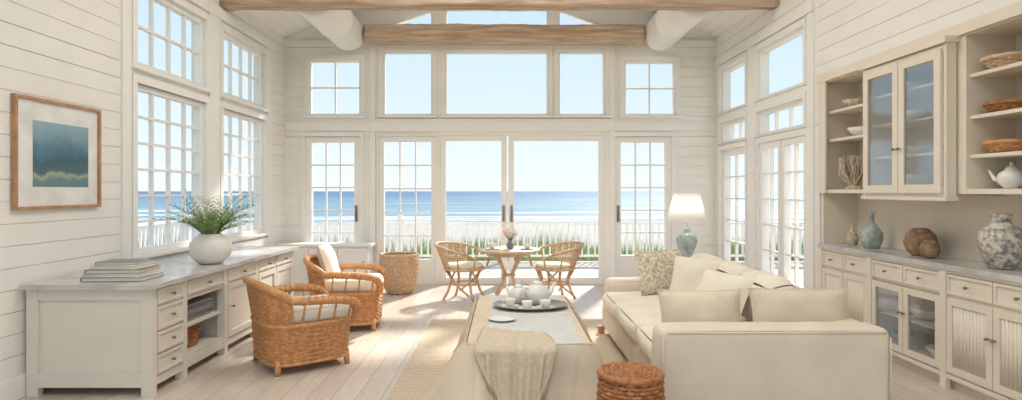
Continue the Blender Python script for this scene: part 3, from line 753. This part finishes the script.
for a,b,zs in((5.28,6.04,(1.92,2.2)),(3.15,4.17,(1.66,1.93,2.22)),(2.25,3.1,(1.66,1.93,2.22))):
    mb.box(3.205,XB,a,b,Z0,Z0+.035,C); mb.box(3.205,XB,a,b,Z1-.03,Z1,C)
    for z in zs: mb.box(3.23,XB,a,b,z-.012,z+.012,C)
for y in(5.24,4.21,3.12): mb.box(3.202,XB,y-.044,y+.044,Z0-.001,Z1-.001,C)
mb.box(3.18,3.199,5.96,6.1,Z0,Z1-.021,C); mb.box(3.175,3.199,2.22,6.12,Z1-.02,Z1+.06,C)
g0,g1=4.27,5.2; gx=3.12; ZG=2.44
mb.box(gx,3.19,g0-.03,g0,Z0-.019,ZG+.03,C); mb.box(gx,3.19,g1,g1+.03,Z0-.019,ZG+.03,C); mb.box(gx+.001,XB,g0,g1,Z0-.018,Z0+.04,C); mb.box(gx+.001,XB,g0,g1,ZG-.03,ZG+.024,C)
for z in(1.70,1.97,2.22): mb.box(gx+.06,XB,g0,g1,z-.009,z+.009,C)
mb.box(gx-.025,3.2,g0-.05,g1+.05,ZG+.031,ZG+.075,C); mb.box(gx-.012,3.2,g0-.04,g1+.04,Z0-.05,Z0-.02,C)
mb.M=PL((gx,0,0),(0,1),(-1,0)); mid=(g0+g1)/2
shaker(mb,g0,mid,Z0,ZG,C,.065,(mid-.03,1.75),'glass'); shaker(mb,mid,g1,Z0,ZG,C,.065,(mid+.03,1.75),'glass')
mb.done()
def bowl(x,y,z,r,h,m,name='serving_bowl'):
    mb=MB(name); mb.M=Matrix.Translation((x,y,z))
    mb.lathe([(r*.4,0),(r*.45,.006),(r*.8,h*.45),(r,h),(r*.95,h),(r*.74,h*.48),(r*.3,.012),(.002,.01)],m,None,28); return mb.done()
def vase(name,x,y,z,h,r,m,prof):
    mb=MB(name); mb.M=Matrix.Translation((x,y,z)); mb.lathe([(a*r,b*h) for a,b in prof],m,None,30); return mb.done()
JAR=[(.5,0),(.6,.02),(.95,.3),(1,.5),(.85,.7),(.45,.82),(.36,.88),(.48,.98),(.46,1),(.38,1),(.28,.9)]
BOT=[(.6,0),(.7,.02),(1,.25),(.95,.42),(.5,.62),(.22,.72),(.2,.9),(.32,1),(.28,1),(.15,.9)]
S=.002
bowl(3.36,5.74,2.212+S,.12,.08,CORAL); vase('bud_vase',3.36,5.46,2.212+S,.17,.06,CERAM,JAR); bowl(3.36,5.62,1.932+S,.14,.08,CERAM)
def coral(name,x,y,z,h,w,m):
    mb=MB(name); mb.M=Matrix.Translation((x,y,z)); 
    mb.lathe([(w*.55,0),(w*.6,.01),(w*.5,.03),(w*.2,.04)],m,None,16)
    for i in range(40):
        a=random.uniform(0,6.28); p=V((.2*w*math.cos(a),.2*w*math.sin(a),.03)); d=V((math.cos(a)*random.uniform(.1,1.2),math.sin(a)*random.uniform(.1,1.2),1)).normalized(); pts=[p.copy()]
        for k in range(6):
            q=p+d*h/7
            if V((q.x,q.y)).length>w*.95: d=V((-d.x*.3,-d.y*.3,1)).normalized(); q=p+d*h/7
            p=q; d=(d+V((random.uniform(-.4,.4),random.uniform(-.4,.4),.2))).normalized(); pts.append(p.copy())
        mb.tube(pts,[.013,.012,.011,.010,.010,.009,.007],m,6)
    return mb.done()
coral('coral_sculpture',3.36,5.76,1.435+S,.36,.14,CORAL)
vase('blue_vase',3.36,5.44,1.435+S,.24,.08,CERAMB,JAR)
basket('woven_tray',3.36,3.98,2.232+S,.10,.15,.08,BASKETM,16,5,.01).done()
bowl(3.36,3.62,2.232+S,.14,.09,CORAL)
bowl(3.36,3.68,1.942+S,.13,.12,CERAM); basket('bread_basket',3.36,3.98,1.942+S,.1,.14,.07,RATTAN_D,16,4,.01).done()
basket('bread_basket',3.36,4.0,1.672+S,.09,.13,.08,RATTAN,16,5,.01).done(); vase('ceramic_jug',3.36,3.70,1.672+S,.19,.11,CORAL,JAR)
teapot(3.36,3.98,1.435+S,1.9,.85); vase('blue_vase',3.36,3.70,1.435+S,.2,.1,CERAMB,JAR)
for z,items in((1.44,((4.5,.12,.1),(4.95,.13,.12))),(1.709,((4.48,.12,.08),(4.96,.13,.07))),(1.979,((4.5,.13,.08),(4.95,.1,.1))),(2.229,((4.5,.12,.08),(4.95,.12,.08)))):
    for y,r,h in items: bowl(3.36,y,z+S,r,h,random.choice([CERAM,CERAMB,CERAM,CERAMG]))
bowl(3.36,4.55,.12+S,.14,.1,CERAM); bowl(3.36,4.98,.12+S,.14,.12,CERAMG); bowl(3.36,4.78,.395+S,.14,.09,CERAM)
ZC=.895+S
vase('bud_vase',3.38,5.84,ZC,.2,.06,CORAL,BOT)
vase('ceramic_bottle',3.36,5.5,ZC,.33,.095,CERAMG,BOT)
vase('brown_jar',3.38,4.88,ZC,.22,.12,BROWN,[(.5,0),(.8,.15),(1,.45),(.85,.8),(.5,.98),(.4,1),(.3,.9)])
vase('brown_bud_jar',3.30,4.66,ZC,.14,.07,BROWN,[(.5,0),(.8,.15),(1,.45),(.85,.8),(.5,.98),(.4,1),(.3,.9)])
vase('patterned_urn',3.35,4.05,ZC,.37,.135,PATT,JAR)
# ---------------------------------------------------------------- exterior
mb=MB('deck_platform')
y=YB+.17
while y<12.3: mb.box(-6.5,6.5,y,y+.135,-.16,-.02,DECK); y+=.14
x=-6.5
while x<-3.6: mb.box(x,x+.135,-2,YB+.16,-.16,-.02,DECK); x+=.14
x=3.8
while x<6.4: mb.box(x,x+.135,-2,YB+.16,-.16,-.02,DECK); x+=.14
mb.done()
def railing(p0,p1):
    mb=MB('deck_railing'); a=V(p0);b=V(p1); L=(b-a).length; ux=(b-a).normalized(); mb.M=PL((a.x,a.y,-.02),(ux.x,ux.y),(-ux.y,ux.x))
    mb.box(0,L,-.06,.06,.84,.88,RAILM); mb.box(0,L,-.025,.025,.76,.8,RAILM); mb.box(0,L,-.025,.025,.1,.14,RAILM)
    k=int(L/.13)
    for i in range(k+1):
        u=L*i/k; mb.box(u-.016,u+.016,-.016,.016,.12,.78,RAILM)
    k=max(1,int(L/2))
    for i in range(k+1): u=L*i/k; mb.box(u-.05,u+.05,-.05,.05,0,.95,RAILM)
    mb.done()
railing((-6.4,12.2),(6.4,12.2)); railing((-6.4,-2),(-6.4,12.1)); railing((6.4,-2),(6.4,12.1))
mb=MB('beach_ground')
prof=[(-60,-.6),(12,-.6),(20,-.75),(28,-1.3),(40,-2.2),(60,-2.7),(95,-3.2)]
vs=[];fs=[]
for y,z in prof: vs+=[(-900,y,z),(900,y,z)]
for i in range(len(prof)-1): fs.append((2*i,2*i+1,2*i+3,2*i+2))
mb.add(vs,fs,SAND,True); mb.done()
mb=MB('sea_water'); mb.add([(-9000,84,-3),(9000,84,-3),(9000,9000,-3),(-9000,9000,-3)],[(0,1,2,3)],SEA); mb.done()
def dune(xa,xb,ya,yb,cnt):
    mb=MB('dune_grass')
    for i in range(cnt):
        X,Y=random.uniform(xa,xb),random.uniform(ya,yb)
        if noise.noise(V((X*.35,Y*.35,2)))<-.25: continue
        hs=.8+.5*noise.noise(V((X*.5,Y*.5,7)))
        for k in range(40):
            x=X+random.gauss(0,.3); y=Y+random.gauss(0,.3)
            if not(xa<x<xb and ya<y<yb): continue
            zb=-.62 if y<12 else -.62-.02*(y-12)
            h=random.uniform(.55,1.1)*hs; a=random.uniform(0,6.28); l=random.uniform(.1,.4); w=.011
            dx,dy=math.cos(a),math.sin(a); sx,sy=-dy*w,dx*w
            p=[(x-sx,y-sy,zb),(x+sx,y+sy,zb),(x+dx*l*.35-sx*.7,y+dy*l*.35-sy*.7,zb+h*.6),(x+dx*l*.35+sx*.7,y+dy*l*.35+sy*.7,zb+h*.6),(x+dx*l,y+dy*l,zb+h)]
            mb.add(p,[(0,1,3,2),(2,3,4)],GRASS)
    mb.done()
dune(-18,14,12.8,19,680); dune(-13,-7.1,4,12.5,170); dune(7.1,12,7,12.5,80)
# ---------------------------------------------------------------- light
w=bpy.data.worlds.new('sky'); scene.world=w; w.use_nodes=True; nt=w.node_tree; bg=nt.nodes['Background']
tc=nt.nodes.new('ShaderNodeTexCoord'); s=nt.nodes.new('ShaderNodeSeparateXYZ'); r=nt.nodes.new('ShaderNodeValToRGB')
nt.links.new(tc.outputs['Generated'],s.inputs[0]); nt.links.new(s.outputs['Z'],r.inputs[0]); nt.links.new(r.outputs[0],bg.inputs[0])
e=r.color_ramp.elements; e[0].position=0; e[0].color=c(234,243,249); e[1].position=1; e[1].color=c(140,182,226)
q=e.new(.12); q.color=c(218,235,247); q=e.new(.35); q.color=c(190,218,242)
bg.inputs[1].default_value=.87
sd=bpy.data.lights.new('sun','SUN'); sd.energy=5; sd.angle=math.radians(4); sd.color=(1,.95,.87)
so=bpy.data.objects.new('sun',sd); scene.collection.objects.link(so); so.rotation_euler=V((-.38,-1,-.85)).to_track_quat('-Z','Y').to_euler()
for y in(1.0,5.0):  # added fill: unseen area lights under the ridge that brighten the interior
    ad=bpy.data.lights.new('fill_light','AREA'); ad.shape='RECTANGLE'; ad.size=3.5; ad.size_y=2.2; ad.energy=95; ad.color=(1,.965,.915)
    ao=bpy.data.objects.new('fill_light',ad); scene.collection.objects.link(ao); ao.location=(0,y,4.6)
# ---------------------------------------------------------------- camera
cd=bpy.data.cameras.new('camera'); cd.sensor_width=36; cd.lens=600/1022*36; cd.shift_x=.0059; cd.shift_y=-.0088; cd.clip_end=20000; cd.clip_start=.05
co=bpy.data.objects.new('camera',cd); scene.collection.objects.link(co); co.location=(0,0,1.42); co.rotation_euler=(math.pi/2,0,0); scene.camera=co
scene.view_settings.view_transform='Standard'; scene.view_settings.exposure=0.42
